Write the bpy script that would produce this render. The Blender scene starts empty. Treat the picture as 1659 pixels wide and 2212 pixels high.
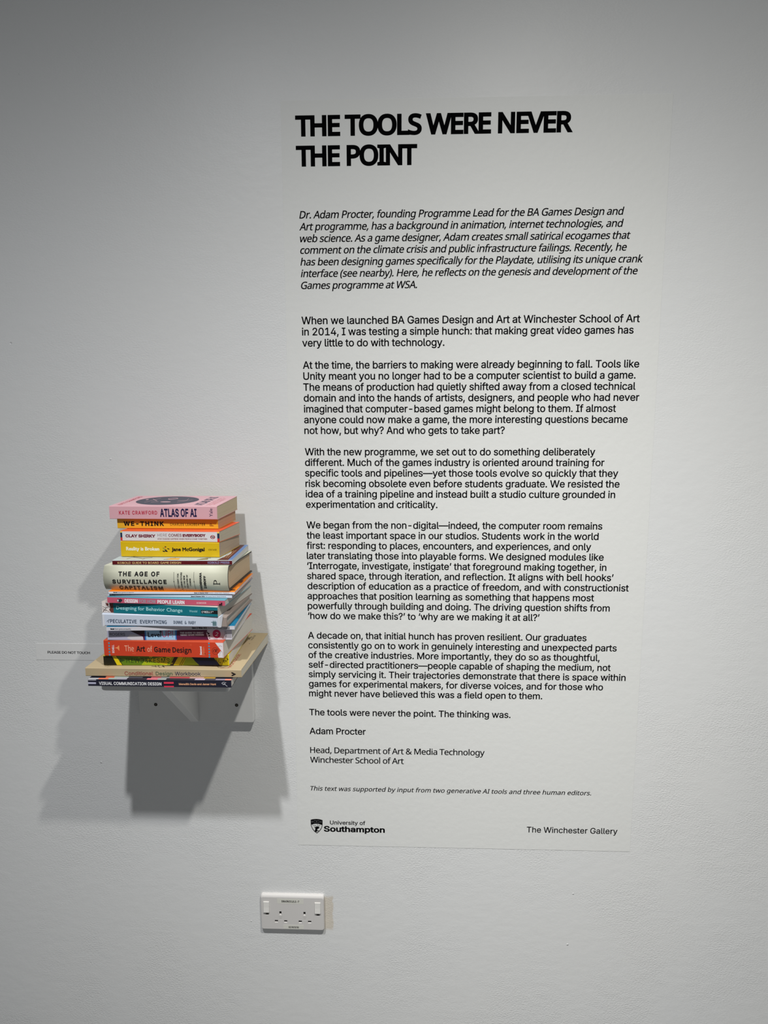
import bpy, bmesh, math, os, random
from mathutils import Vector
from mathutils.geometry import delaunay_2d_cdt

random.seed(7)
S = bpy.context.scene
COL = S.collection

# ---------------------------------------------------------------- camera
cam = bpy.data.cameras.new('camera')
cam_o = bpy.data.objects.new('camera', cam); COL.objects.link(cam_o)
cam_o.location = (0.0921287, -1.4706311, 1.5462292)
cam_o.rotation_euler = (1.4120588, 0.0025610, 0.0365597)
cam.sensor_fit = 'HORIZONTAL'; cam.sensor_width = 36.0
cam.lens = 36.0 * 1533.835 / 1659.0
cam.clip_start = 0.02
S.camera = cam_o

# ---------------------------------------------------------------- world: faint even room light
w = bpy.data.worlds.new('room_light'); S.world = w; w.use_nodes = True
w.node_tree.nodes['Background'].inputs[0].default_value = (0.95, 1.0, 1.03, 1)
w.node_tree.nodes['Background'].inputs[1].default_value = 0.105

S.view_settings.view_transform = 'Standard'
S.view_settings.look = 'None'
S.view_settings.gamma = 1.0
S.view_settings.use_curve_mapping = False
S.view_settings.exposure = 0.0

# ---------------------------------------------------------------- the two ceiling track spots
def track_spot(name, loc, side, down, power, colour, spread, steep, r=0.026):
    """LED gallery spot: intensity exp(-(angle/spread)^steep) around its axis; side and down are its aim in radians"""
    L = bpy.data.lights.new(name, 'POINT'); L.energy = power; L.color = colour
    L.shadow_soft_size = r
    L.use_nodes = True
    nt = L.node_tree; em = nt.nodes['Emission']
    g = nt.nodes.new('ShaderNodeNewGeometry')
    dot = nt.nodes.new('ShaderNodeVectorMath'); dot.operation = 'DOT_PRODUCT'
    dot.inputs[1].default_value = (math.sin(side), math.cos(side) * math.cos(down), -math.cos(side) * math.sin(down))
    nt.links.new(g.outputs['Incoming'], dot.inputs[0])
    def m(op, a, b=None):
        n = nt.nodes.new('ShaderNodeMath'); n.operation = op
        for i, v in enumerate((a, b)):
            if v is None: continue
            if isinstance(v, (int, float)): n.inputs[i].default_value = v
            else: nt.links.new(v, n.inputs[i])
        return n.outputs[0]
    th = m('ARCCOSINE', m('MINIMUM', m('MAXIMUM', dot.outputs['Value'], -0.9999), 0.9999))
    nt.links.new(m('EXPONENT', m('MULTIPLY', m('POWER', m('DIVIDE', th, spread), steep), -1.0)), em.inputs['Strength'])
    o = bpy.data.objects.new(name, L); o.location = loc; COL.objects.link(o)
    return o
track_spot('track_spot_light', (0.40, -1.04, 2.61), 0.040, 1.364, 230, (1.0, 0.985, 0.935), 0.484, 1.671)
track_spot('track_spot_light', (-0.415, -1.03, 2.52), 0.107, 2.252, 425, (0.975, 0.985, 1.0), 0.981, 2.177)

# ---------------------------------------------------------------- helpers
def lin(c):
    return tuple((v / 255 / 12.92 if v / 255 <= 0.04045 else ((v / 255 + 0.055) / 1.055) ** 2.4) for v in c)
MATS = {}
def mat(rgb, rough=0.5, k=1.0, spec=0.5, coat=0.0, metal=0.0):
    key = (tuple(rgb), rough, k, spec, coat, metal)
    if key in MATS: return MATS[key]
    m = bpy.data.materials.new('print_%02x%02x%02x' % tuple(int(v) for v in rgb)); m.use_nodes = True
    b = m.node_tree.nodes['Principled BSDF']
    c = [min(0.93, v * k) for v in lin(rgb)]
    b.inputs['Base Color'].default_value = (*c, 1)
    b.inputs['Roughness'].default_value = rough
    b.inputs['Specular IOR Level'].default_value = spec
    b.inputs['Coat Weight'].default_value = coat
    b.inputs['Metallic'].default_value = metal
    MATS[key] = m
    return m
K = 1.2                                   # photographed pixel colour -> surface colour, under this light
def ink(r, g, b, rough=0.45): return mat((r, g, b), rough, K)

def link(name, me, m, parent=None, kind=None, smooth=False):
    if isinstance(m, (list, tuple)):
        for q in m: me.materials.append(q)
    elif m is not None: me.materials.append(m)
    if smooth:
        for p in me.polygons: p.use_smooth = True
    o = bpy.data.objects.new(name, me); COL.objects.link(o)
    if parent is not None: o.parent = parent
    if kind: o['kind'] = kind
    return o
def empty(name, loc, label, cat, group=None):
    o = bpy.data.objects.new(name, None); COL.objects.link(o); o.location = loc
    o.empty_display_size = 0.02
    o['label'] = label; o['category'] = cat
    if group: o['group'] = group
    return o
def pyd(name, verts, faces):
    me = bpy.data.meshes.new(name); me.from_pydata([tuple(v) for v in verts], [], faces); me.update()
    return me
def box_mesh(name, x0, x1, y0, y1, z0, z1, bevel=0.0, seg=2):
    bm = bmesh.new()
    bmesh.ops.create_cube(bm, size=1)
    for v in bm.verts:
        v.co = Vector((x0 + (v.co.x + .5) * (x1 - x0), y0 + (v.co.y + .5) * (y1 - y0), z0 + (v.co.z + .5) * (z1 - z0)))
    if bevel: bmesh.ops.bevel(bm, geom=bm.edges[:], offset=bevel, segments=seg, profile=0.5, affect='EDGES')
    me = bpy.data.meshes.new(name); bm.to_mesh(me); bm.free(); return me
def prism_mesh(name, pts, axis, a, b, bevel=0.0):
    """polygon pts (2-D) extruded along axis ('x','y','z') from a to b"""
    def P(p, t):
        return {'x': (t, p[0], p[1]), 'y': (p[0], t, p[1]), 'z': (p[0], p[1], t)}[axis]
    n = len(pts)
    vs = [P(p, a) for p in pts] + [P(p, b) for p in pts]
    fs = [tuple(range(n)), tuple(range(2 * n - 1, n - 1, -1))] + [(i, i + n, (i + 1) % n + n, (i + 1) % n) for i in range(n)]
    me = pyd(name, vs, fs)
    bm = bmesh.new(); bm.from_mesh(me); bmesh.ops.recalc_face_normals(bm, faces=bm.faces[:])
    if bevel:
        bmesh.ops.bevel(bm, geom=[e for e in bm.edges if e.calc_face_angle(0) > 0.6], offset=bevel, segments=2, profile=0.5, affect='EDGES')
    bm.to_mesh(me); bm.free(); return me
def round_rect(x0, x1, y0, y1, r, n=6, corners=(1, 1, 1, 1)):
    """corners order: (x0,y0) (x1,y0) (x1,y1) (x0,y1)"""
    out = []
    for i, (cx, cy, a0) in enumerate(((x0, y0, 180), (x1, y0, 270), (x1, y1, 0), (x0, y1, 90))):
        if not corners[i]: out.append((cx, cy)); continue
        rr = r * corners[i]
        ox = cx + (rr if cx == x0 else -rr); oy = cy + (rr if cy == y0 else -rr)
        for j in range(n + 1):
            a = math.radians(a0 + 90 * j / n); out.append((ox + rr * math.cos(a), oy + rr * math.sin(a)))
    return out

# ---- lettering: glyph outlines from Blender's own fonts, as flat print
FD = os.path.join(bpy.utils.resource_path('LOCAL'), 'datafiles', 'fonts')
def font(fn):
    try: return bpy.data.fonts.load(os.path.join(FD, fn))
    except Exception: return None
FONTS = {'grot': font('Inter.woff2'), 'human': font('Noto Sans CJK Regular.woff2'),
         'mono': font('DejaVuSansMono.woff2'), 'noto': font('NotoSansMath-Regular.woff2'), 'gill': None}
_T = {}
def raw_text(body, f, bold, sp, wsp, shear, res):
    """outline loops of the text, fattened by bold (em), filled by winding number"""
    c = bpy.data.curves.new('t', 'FONT')
    if FONTS.get(f): c.font = FONTS[f]
    c.body = body; c.size = 1; c.space_character = sp; c.space_word = wsp; c.shear = shear
    c.resolution_u = res; c.fill_mode = 'NONE'
    o = bpy.data.objects.new('t', c)
    me = bpy.data.meshes.new_from_object(o)
    co = [v.co.copy() for v in me.vertices]; nb = {}
    for e in me.edges:
        a, b = e.vertices; nb.setdefault(a, []).append(b); nb.setdefault(b, []).append(a)
    # direction of travel follows vertex order inside each loop
    seen = set(); loops = []
    for st in range(len(co)):
        if st in seen or st not in nb: continue
        lp = [st]; seen.add(st); cur = min(nb[st], key=lambda q: abs(q - st))
        while cur not in seen:
            lp.append(cur); seen.add(cur)
            nx = [q for q in nb[cur] if q not in seen]
            if not nx: break
            cur = nx[0]
        if len(lp) > 2: loops.append(lp)
    bpy.data.objects.remove(o); bpy.data.curves.remove(c); bpy.data.meshes.remove(me)
    def area(p): return sum(p[i][0] * p[(i + 1) % len(p)][1] - p[(i + 1) % len(p)][0] * p[i][1] for i in range(len(p))) / 2
    P = []
    for lp in loops:
        p = []
        for i in lp:
            q = (co[i].x, co[i].y)
            if not p or math.hypot(q[0] - p[-1][0], q[1] - p[-1][1]) > 1e-5: p.append(q)
        if len(p) > 2 and abs(area(p)) > 1e-7: P.append(p)
    if not P: return [], []
    big = max(P, key=lambda p: abs(area(p))); sg = 1 if area(big) > 0 else -1     # orientation of outer contours
    SV = []; SF = []
    def normal(a, b):
        e = (b[0] - a[0], b[1] - a[1]); l = math.hypot(*e) or 1
        return (e[1] / l * sg, -e[0] / l * sg)
    if bold > 0:            # a stroke along the outside of every contour, with mitred corners
        for p in P:
            n = len(p); ns = [normal(p[i], p[(i + 1) % n]) for i in range(n)]; base = len(SV)
            for i in range(n):
                n1, n2 = ns[i - 1], ns[i]; b = p[i]; k = max(1 + n1[0] * n2[0] + n1[1] * n2[1], 0.5)
                SV += [b, (b[0] + n1[0] * bold, b[1] + n1[1] * bold), (b[0] + (n1[0] + n2[0]) / k * bold, b[1] + (n1[1] + n2[1]) / k * bold), (b[0] + n2[0] * bold, b[1] + n2[1] * bold)]
            for i in range(n):
                j = base + 4 * i; q = base + 4 * ((i + 1) % n)
                SF.append((j, j + 3, q + 1, q))
                c = ns[i - 1][0] * ns[i][1] - ns[i - 1][1] * ns[i][0]
                if c * sg > 0.05: SF.append((j, j + 1, j + 2, j + 3))
    elif bold < 0:
        Q = []
        for p in P:
            n = len(p); r = []
            for i in range(n):
                n1, n2 = normal(p[i - 1], p[i]), normal(p[i], p[(i + 1) % n]); k = max(1 + n1[0] * n2[0] + n1[1] * n2[1], 1.2)
                r.append((p[i][0] + (n1[0] + n2[0]) / k * bold, p[i][1] + (n1[1] + n2[1]) / k * bold))
            Q.append(r)
        P = Q
    # group contours that touch, then keep every triangle whose winding number is not zero
    bb = [(min(q[0] for q in p), max(q[0] for q in p), min(q[1] for q in p), max(q[1] for q in p)) for p in P]
    grp = list(range(len(P)))
    order = sorted(range(len(P)), key=lambda i: bb[i][0])
    def root(i):
        while grp[i] != i: i = grp[i]
        return i
    act = []
    for i in order:
        act = [j for j in act if bb[j][1] >= bb[i][0]]
        for j in act:
            if bb[j][2] <= bb[i][3] and bb[i][2] <= bb[j][3]: grp[root(i)] = root(j)
        act.append(i)
    cl = {}
    for i in range(len(P)): cl.setdefault(root(i), []).append(P[i])
    V = []; F = []
    for ps in cl.values():
        ox, oy = min(q[0] for p in ps for q in p), min(q[1] for p in ps for q in p)
        sig = tuple(tuple((round((q[0] - ox) * 4000), round((q[1] - oy) * 4000)) for q in p) for p in ps)
        if sig not in _G: _G[sig] = fill([[(q[0] - ox, q[1] - oy) for q in p] for p in ps])
        gv, gf = _G[sig]; b = len(V)
        V += [Vector((q[0] + ox, q[1] + oy, 0)) for q in gv]; F += [tuple(t + b for t in f) for f in gf]
    b = len(V); V += [Vector((q[0], q[1], -1)) for q in SV]; F += [tuple(t + b for t in f) for f in SF]   # z -1: a hair behind the fill
    return V, F
_G = {}
def fill(ps):
    vs = []; ed = []
    for p in ps:
        b = len(vs); n = len(p); vs += [Vector(q) for q in p]; ed += [(b + i, b + (i + 1) % n) for i in range(n)]
    r = delaunay_2d_cdt(vs, ed, [], 0, 1e-6)
    gv = [(v.x, v.y) for v in r[0]]; out = []
    for f in r[2]:
        x = sum(gv[i][0] for i in f) / len(f); y = sum(gv[i][1] for i in f) / len(f); w = 0
        for p in ps:
            x1, y1 = p[-1]
            for x2, y2 in p:
                if (y1 > y) != (y2 > y) and x < (x2 - x1) * (y - y1) / (y2 - y1) + x1: w += 1 if y2 > y1 else -1
                x1, y1 = x2, y2
        if w: out.append(tuple(f))
    return gv, out
def glyphs(body, f='grot', bold=0.0, sp=1.0, wsp=1.0, shear=0.0, res=2):
    """-> (verts with x in 0..1, y in cap heights), faces, natural width in cap heights"""
    key = (body, f, bold, sp, wsp, shear, res)
    if key in _T: return _T[key]
    hk = ('H', f, bold)
    if hk not in _T:
        v, _ = raw_text('H', f, bold, 1, 1, 0, 2); _T[hk] = (min(p.y for p in v), max(p.y for p in v))
    b0, b1 = _T[hk]; H = b1 - b0
    vs, fs = raw_text(body, f, bold, sp, wsp, shear, res)
    x0 = min(p.x for p in vs); x1 = max(p.x for p in vs)
    r = ([((p.x - x0) / (x1 - x0), (p.y - b0) / H, p.z) for p in vs], fs, (x1 - x0) / H)
    _T[key] = r
    return r

class Print:
    """collects flat printed shapes given in 2-D design coordinates; one mesh per call of build"""
    def __init__(s, fn): s.fn = fn; s.v = []; s.f = []; s.m = []; s.mats = []; s.chunks = []
    def _mi(s, m):
        if m not in s.mats: s.mats.append(m)
        return s.mats.index(m)
    def add(s, pts, faces, m, layer):
        b = len(s.v); i = s._mi(m)
        s.v += [s.fn(p[0], p[1], layer + (0.35 * p[2] if len(p) > 2 else 0)) for p in pts]
        f0 = len(s.f)
        for f in faces: s.f.append(tuple(q + b for q in f)); s.m.append(i)
        s.chunks.append((b, len(s.v), f0, len(s.f)))
        return s
    def poly(s, pts, m, layer=1): return s.add(pts, [tuple(range(len(pts)))], m, layer)
    def rect(s, x0, y0, x1, y1, m, layer=1, nx=1):
        pts = []; fs = []
        for i in range(nx + 1):
            x = x0 + (x1 - x0) * i / nx; pts += [(x, y0), (x, y1)]
            if i: fs.append((2 * i - 2, 2 * i - 1, 2 * i + 1, 2 * i))
        return s.add(pts, fs, m, layer)
    def oval(s, cx, cy, rx, ry, m, layer=1, n=28, rot=0):
        c, q = math.cos(rot), math.sin(rot)
        return s.poly([(cx + rx * math.cos(2 * math.pi * i / n) * c - ry * math.sin(2 * math.pi * i / n) * q,
                        cy + rx * math.cos(2 * math.pi * i / n) * q + ry * math.sin(2 * math.pi * i / n) * c) for i in range(n)], m, layer)
    def ring(s, cx, cy, rx, ry, t, m, layer=1, n=28):
        pts = []
        for k in (1, 0):
            pts += [(cx + (rx - t * (1 - k)) * math.cos(2 * math.pi * i / n), cy + (ry - t * (1 - k)) * math.sin(2 * math.pi * i / n)) for i in range(n)]
        return s.add(pts, [(i, (i + 1) % n, (i + 1) % n + n, i + n) for i in range(n)], m, layer)
    def line(s, pts, wd, m, layer=1):
        for (x0, y0), (x1, y1) in zip(pts, pts[1:]):
            l = math.hypot(x1 - x0, y1 - y0) or 1; nx, ny = -(y1 - y0) / l * wd / 2, (x1 - x0) / l * wd / 2
            s.poly([(x0 + nx, y0 + ny), (x1 + nx, y1 + ny), (x1 - nx, y1 - ny), (x0 - nx, y0 - ny)], m, layer)
        return s
    def text(s, body, o, X, Y, m, layer=2, **kw):
        """o: baseline start; X: whole advance vector; Y: cap-height vector"""
        g, f, _ = glyphs(body, **kw)
        return s.add([(o[0] + X[0] * a + Y[0] * b, o[1] + X[1] * a + Y[1] * b, c) for a, b, c in g], f, m, layer)
    def build(s, name, parent, label=None):
        """marks more than two centimetres apart become parts of their own"""
        n = len(s.chunks); g = list(range(n)); bb = []
        for v0, v1, f0, f1 in s.chunks:
            q = s.v[v0:v1]; bb.append([(min(p[i] for p in q), max(p[i] for p in q)) for i in range(3)])
        def root(i):
            while g[i] != i: i = g[i]
            return i
        sz = [max(b - a for a, b in q) for q in bb]
        for i in range(n):
            for j in range(i):
                gap = math.sqrt(sum(max(0, bb[i][k][0] - bb[j][k][1], bb[j][k][0] - bb[i][k][1]) ** 2 for k in range(3)))
                if gap <= max(0.019, 0.48 * max(sz[i], sz[j])): g[root(i)] = root(j)
        out = []
        for r in sorted(set(root(i) for i in range(n))):
            V = []; F = []; M = []
            for i, (v0, v1, f0, f1) in enumerate(s.chunks):
                if root(i) != r: continue
                b = len(V) - v0; V += s.v[v0:v1]; F += [tuple(t + b for t in f) for f in s.f[f0:f1]]; M += s.m[f0:f1]
            me = pyd(name, V, F); used = sorted(set(M))
            for q in used: me.materials.append(s.mats[q])
            me.polygons.foreach_set('material_index', [used.index(q) for q in M])
            o = bpy.data.objects.new(name, me); COL.objects.link(o); o.parent = parent
            if label: o['label'] = label
            out.append(o)
        return out

# ---------------------------------------------------------------- the wall, floor
def wall_material():
    m = bpy.data.materials.new('painted_plaster'); m.use_nodes = True
    nt = m.node_tree; N = nt.nodes; Lk = nt.links; b = N['Principled BSDF']
    tc = N.new('ShaderNodeTexCoord')
    def noise(scale, detail, sx=1, sz=1, rough=0.5):
        mp = N.new('ShaderNodeMapping'); mp.inputs['Scale'].default_value = (sx, 1, sz)
        Lk.new(tc.outputs['Object'], mp.inputs[0])
        n = N.new('ShaderNodeTexNoise'); n.inputs['Scale'].default_value = scale; n.inputs['Detail'].default_value = detail
        n.inputs['Roughness'].default_value = rough
        Lk.new(mp.outputs[0], n.inputs['Vector']); return n.outputs['Fac']
    def math_(op, a, c=None, d=None):
        n = N.new('ShaderNodeMath'); n.operation = op
        for i, v in enumerate((a, c, d)):
            if v is None: continue
            if isinstance(v, (int, float)): n.inputs[i].default_value = v
            else: Lk.new(v, n.inputs[i])
        return n.outputs[0]
    stip = noise(330, 3, 0.66, 1.1, 0.55)                    # roller stipple
    patch = noise(5.5, 3, 1, 0.8)                            # where the stipple is strong or sanded flat
    pr = N.new('ShaderNodeMapRange'); Lk.new(patch, pr.inputs[0])
    for i, v in zip((1, 2, 3, 4), (0.40, 0.60, 0.10, 1.05)): pr.inputs[i].default_value = v
    # smoother towards the top of the wall
    sep = N.new('ShaderNodeSeparateXYZ'); Lk.new(tc.outputs['Object'], sep.inputs[0])
    hr = N.new('ShaderNodeMapRange'); Lk.new(sep.outputs['Z'], hr.inputs[0])
    for i, v in zip((1, 2, 3, 4), (0.9, 1.9, 1.0, 0.45)): hr.inputs[i].default_value = v
    amp = math_('MULTIPLY', pr.outputs[0], hr.outputs[0])
    h1 = math_('MULTIPLY', math_('SUBTRACT', stip, 0.5), amp)
    mid = math_('MULTIPLY', math_('SUBTRACT', noise(38, 2, 0.8, 1.2), 0.5), 0.55)
    # sparse blobs and nicks
    vo = N.new('ShaderNodeTexVoronoi'); vo.inputs['Scale'].default_value = 15; Lk.new(tc.outputs['Object'], vo.inputs['Vector'])
    sp = N.new('ShaderNodeMapRange'); Lk.new(vo.outputs['Distance'], sp.inputs[0])
    for i, v in zip((1, 2, 3, 4), (0.012, 0.042, 1.0, 0.0)): sp.inputs[i].default_value = v
    sepc = N.new('ShaderNodeSeparateColor'); Lk.new(vo.outputs['Color'], sepc.inputs[0])
    sel = math_('SUBTRACT', math_('GREATER_THAN', sepc.outputs[0], 0.86), math_('LESS_THAN', sepc.outputs[0], 0.10))
    blob = math_('MULTIPLY', math_('MULTIPLY', sp.outputs[0], sel), 1.1)
    h = math_('ADD', math_('ADD', h1, mid), blob)
    bp = N.new('ShaderNodeBump'); bp.inputs['Distance'].default_value = 0.0011; bp.inputs['Strength'].default_value = 0.85
    Lk.new(h, bp.inputs['Height']); Lk.new(bp.outputs[0], b.inputs['Normal'])
    # colour: white emulsion, very slight mottling, plus the old filler beside the socket
    mx = N.new('ShaderNodeMix'); mx.data_type = 'RGBA'
    mx.inputs[6].default_value = (0.80, 0.80, 0.785, 1); mx.inputs[7].default_value = (0.785, 0.795, 0.80, 1)
    Lk.new(noise(2.2, 2), mx.inputs[0])
    def band(v, a, bb, e):
        r1 = N.new('ShaderNodeMapRange'); Lk.new(v, r1.inputs[0])
        for i, q in zip((1, 2, 3, 4), (a - e, a + e, 0, 1)): r1.inputs[i].default_value = q
        r2 = N.new('ShaderNodeMapRange'); Lk.new(v, r2.inputs[0])
        for i, q in zip((1, 2, 3, 4), (bb - e, bb + e, 1, 0)): r2.inputs[i].default_value = q
        return math_('MULTIPLY', r1.outputs[0], r2.outputs[0])
    wob = math_('MULTIPLY', math_('SUBTRACT', noise(90, 2), 0.5), 0.012)
    xs = math_('ADD', sep.outputs['X'], wob)
    st = math_('MULTIPLY', band(xs, -0.104, -0.083, 0.0012), band(math_('ADD', sep.outputs['Z'], wob), 0.328, 0.412, 0.004))
    mx2 = N.new('ShaderNodeMix'); mx2.data_type = 'RGBA'
    Lk.new(math_('MULTIPLY', st, 0.7), mx2.inputs[0]); Lk.new(mx.outputs[2], mx2.inputs[6]); mx2.inputs[7].default_value = (0.66, 0.58, 0.46, 1)
    Lk.new(mx2.outputs[2], b.inputs['Base Color'])
    b.inputs['Roughness'].default_value = 0.42; b.inputs['Specular IOR Level'].default_value = 0.35
    return m
wall = link('wall_back', box_mesh('wall_back', -3.0, 3.0, 0.0, 0.1, 0.0, 3.0), wall_material(), kind='structure')
def floor_material():
    m = bpy.data.materials.new('grey_floor'); m.use_nodes = True
    b = m.node_tree.nodes['Principled BSDF']; n = m.node_tree.nodes.new('ShaderNodeTexNoise'); n.inputs['Scale'].default_value = 6
    r = m.node_tree.nodes.new('ShaderNodeMapRange'); m.node_tree.links.new(n.outputs['Fac'], r.inputs[0])
    r.inputs[3].default_value = 0.13; r.inputs[4].default_value = 0.18
    m.node_tree.links.new(r.outputs[0], b.inputs['Base Color']); b.inputs['Roughness'].default_value = 0.6
    return m
link('floor', box_mesh('floor', -3.0, 3.0, -3.2, 0.1, -0.05, 0.0), floor_material(), kind='structure')

# ---------------------------------------------------------------- text panel
def film_material(name, rgb=(0.80, 0.805, 0.785), rough=0.5, fine=0.00012):
    m = bpy.data.materials.new(name); m.use_nodes = True
    nt = m.node_tree; N = nt.nodes; b = N['Principled BSDF']
    b.inputs['Base Color'].default_value = (*rgb, 1); b.inputs['Roughness'].default_value = rough
    b.inputs['Specular IOR Level'].default_value = 0.35
    tc = N.new('ShaderNodeTexCoord'); n = N.new('ShaderNodeTexNoise'); n.inputs['Scale'].default_value = 70; n.inputs['Detail'].default_value = 2
    nt.links.new(tc.outputs['Object'], n.inputs['Vector'])
    bp = N.new('ShaderNodeBump'); bp.inputs['Distance'].default_value = fine; bp.inputs['Strength'].default_value = 1.0
    nt.links.new(n.outputs['Fac'], bp.inputs['Height']); nt.links.new(bp.outputs[0], b.inputs['Normal'])
    return m
FILM = film_material('matt_vinyl_film', fine=0.00035)
BLACK = mat((9, 9, 11), 0.95, 1.0, 0.0)
LINES = [
    ('THE TOOLS WERE NEVER', 'T', -0.1325, 0.4015, 2.0484),
    ('THE POINT', 'T', -0.1324, 0.1039, 1.9936),
    ('Dr. Adam Procter, founding Programme Lead for the BA Games Design and', 'i', -0.1283, 0.5063, 1.8972),
    ('Art programme, has a background in animation, internet technologies, and', 'i', -0.1288, 0.5062, 1.8749),
    ('web science. As a game designer, Adam creates small satirical ecogames that', 'i', -0.1279, 0.5208, 1.8525),
    ('comment on the climate crisis and public infrastructure failings. Recently, he', 'i', -0.1279, 0.5146, 1.8305),
    ('has been designing games specifically for the Playdate, utilising its unique crank', 'i', -0.1279, 0.5475, 1.8081),
    ('interface (see nearby). Here, he reflects on the genesis and development of the', 'i', -0.1275, 0.5380, 1.7858),
    ('Games programme at WSA.', 'i', -0.1276, 0.1050, 1.7629),
    ('When we launched BA Games Design and Art at Winchester School of Art', 'b', -0.1282, 0.5471, 1.6942),
    ('in 2014, I was testing a simple hunch: that making great video games has', 'b', -0.1277, 0.5361, 1.6722),
    ('very little to do with technology.', 'b', -0.1277, 0.1606, 1.6501),
    ('At the time, the barriers to making were already beginning to fall. Tools like', 'b', -0.1273, 0.5507, 1.6059),
    ('Unity meant you no longer had to be a computer scientist to build a game.', 'b', -0.1268, 0.5447, 1.5839),
    ('The means of production had quietly shifted away from a closed technical', 'b', -0.1273, 0.5458, 1.5618),
    ('domain and into the hands of artists, designers, and people who had never', 'b', -0.1268, 0.5542, 1.5397),
    ('imagined that computer-based games might belong to them. If almost', 'b', -0.1269, 0.5089, 1.5176),
    ('anyone could now make a game, the more interesting questions became', 'b', -0.1268, 0.5333, 1.4956),
    ('not how, but why? And who gets to take part?', 'b', -0.1268, 0.2857, 1.4735),
    ('With the new programme, we set out to do something deliberately', 'b', -0.1267, 0.4712, 1.4294),
    ('different. Much of the games industry is oriented around training for', 'b', -0.1268, 0.4907, 1.4073),
    ('specific tools and pipelines—yet those tools evolve so quickly that they', 'b', -0.1272, 0.5199, 1.3852),
    ('risk becoming obsolete even before students graduate. We resisted the', 'b', -0.1267, 0.5236, 1.3631),
    ('idea of a training pipeline and instead built a studio culture grounded in', 'b', -0.1267, 0.5157, 1.3411),
    ('experimentation and criticality.', 'b', -0.1266, 0.1497, 1.3190),
    ('We began from the non-digital—indeed, the computer room remains', 'b', -0.1265, 0.4926, 1.2749),
    ('the least important space in our studios. Students work in the world', 'b', -0.1265, 0.4858, 1.2528),
    ('first: responding to places, encounters, and experiences, and only', 'b', -0.1270, 0.4715, 1.2307),
    ('later translating those into playable forms. We designed modules like', 'b', -0.1269, 0.4984, 1.2086),
    ('‘Interrogate, investigate, instigate’ that foreground making together, in', 'b', -0.1269, 0.5050, 1.1866),
    ('shared space, through iteration, and reflection. It aligns with bell hooks’', 'b', -0.1273, 0.5209, 1.1645),
    ('description of education as a practice of freedom, and with constructionist', 'b', -0.1267, 0.5537, 1.1424),
    ('approaches that position learning as something that happens most', 'b', -0.1272, 0.4823, 1.1204),
    ('powerfully through building and doing. The driving question shifts from', 'b', -0.1272, 0.5161, 1.0983),
    ('‘how do we make this?’ to ‘why are we making it at all?’', 'b', -0.1271, 0.3692, 1.0762),
    ('A decade on, that initial hunch has proven resilient. Our graduates', 'b', -0.1280, 0.4702, 1.0321),
    ('consistently go on to work in genuinely interesting and unexpected parts', 'b', -0.1279, 0.5350, 1.0100),
    ('of the creative industries. More importantly, they do so as thoughtful,', 'b', -0.1278, 0.5000, 0.9879),
    ('self-directed practitioners—people capable of shaping the medium, not', 'b', -0.1278, 0.5243, 0.9658),
    ('simply servicing it. Their trajectories demonstrate that there is space within', 'b', -0.1282, 0.5572, 0.9438),
    ('games for experimental makers, for diverse voices, and for those who', 'b', -0.1281, 0.5102, 0.9217),
    ('might never have believed this was a field open to them.', 'b', -0.1281, 0.3806, 0.8996),
    ('The tools were never the point. The thinking was.', 'b', -0.1285, 0.3132, 0.8555),
    ('Adam Procter', 'b', -0.1288, -0.0038, 0.8113),
    ('Head, Department of Art & Media Technology', 'h', -0.1282, 0.2587, 0.7665),
    ('Winchester School of Art', 'h', -0.1287, 0.0803, 0.7434),
    ('This text was supported by input from two generative AI tools and three human editors.', 's', -0.1294, 0.4954, 0.6761),
]
PX0, PX1, PZ0, PZ1 = -0.160, 0.5872, 0.5418, 2.1140
panel = empty('wall_text_panel', (0.2136, 0, PZ0), 'tall white vinyl panel of black printed text stuck flat on the wall right of the book stack', 'sign')
def on_panel(x, z, layer): return (x - 0.2136, -0.0005 - 0.00002 - 0.00003 * layer, z - PZ0)
link('vinyl_sheet', box_mesh('vinyl_sheet', PX0 - 0.2136, PX1 - 0.2136, -0.0005, -0.00005, 0, PZ1 - PZ0), FILM, panel)
STY = {  # cap height, font args
    'T': (0.0384, dict(f='noto', bold=0.028, sp=0.92, wsp=1.18, res=4)),
    'i': (0.0143, dict(f='noto', bold=0.011, sp=0.955, shear=0.19, res=2)),
    'b': (0.0153, dict(f='grot', bold=0.013, sp=0.98, res=2)),
    'h': (0.0142, dict(f='noto', bold=0.009, sp=0.95, res=2)),
    's': (0.0108, dict(f='noto', bold=0.010, sp=1.0, shear=0.2, res=2)),
}
for t, k, x0, x1, z in LINES:
    cap, kw = STY[k]
    pr = Print(on_panel)
    pr.text(t, (x0, z), (x1 - x0, 0), (0, cap), BLACK, 1, **kw)
    pr.build({'T': 'heading_line'}.get(k, 'text_line'), panel)
# logos at the foot of the panel
pr = Print(on_panel); pr.text('University of', (-0.0864, 0.5938), (0.0801, 0), (0, 0.0098), BLACK, 1, f='grot', bold=0.016)
pr.text('Southampton', (-0.1009, 0.5757), (0.1387, 0), (0, 0.0143), BLACK, 1, f='grot', bold=0.030); pr.build('university_wordmark', panel)
pr = Print(on_panel); pr.text('The Winchester Gallery', (0.3561, 0.5836), (0.2015, 0), (0, 0.0142), BLACK, 1, f='grot', bold=0.010); pr.build('gallery_wordmark', panel)
def crest_xy(x, y, layer): return on_panel(-0.1303 + (x - 234) / 198 * 0.0271, 0.6067 - (y - 140) / 238 * 0.0355, layer)
WH = mat((228, 229, 226), 0.5)
GRY = mat((92, 92, 92), 0.5)
pr = Print(crest_xy)
pr.poly([(234, 155), (265, 146), (300, 141), (333, 139), (366, 141), (400, 147), (432, 157), (431, 235), (422, 275), (405, 312), (378, 345), (335, 380), (292, 350), (262, 312), (244, 275), (236, 235)], BLACK, 1)
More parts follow.
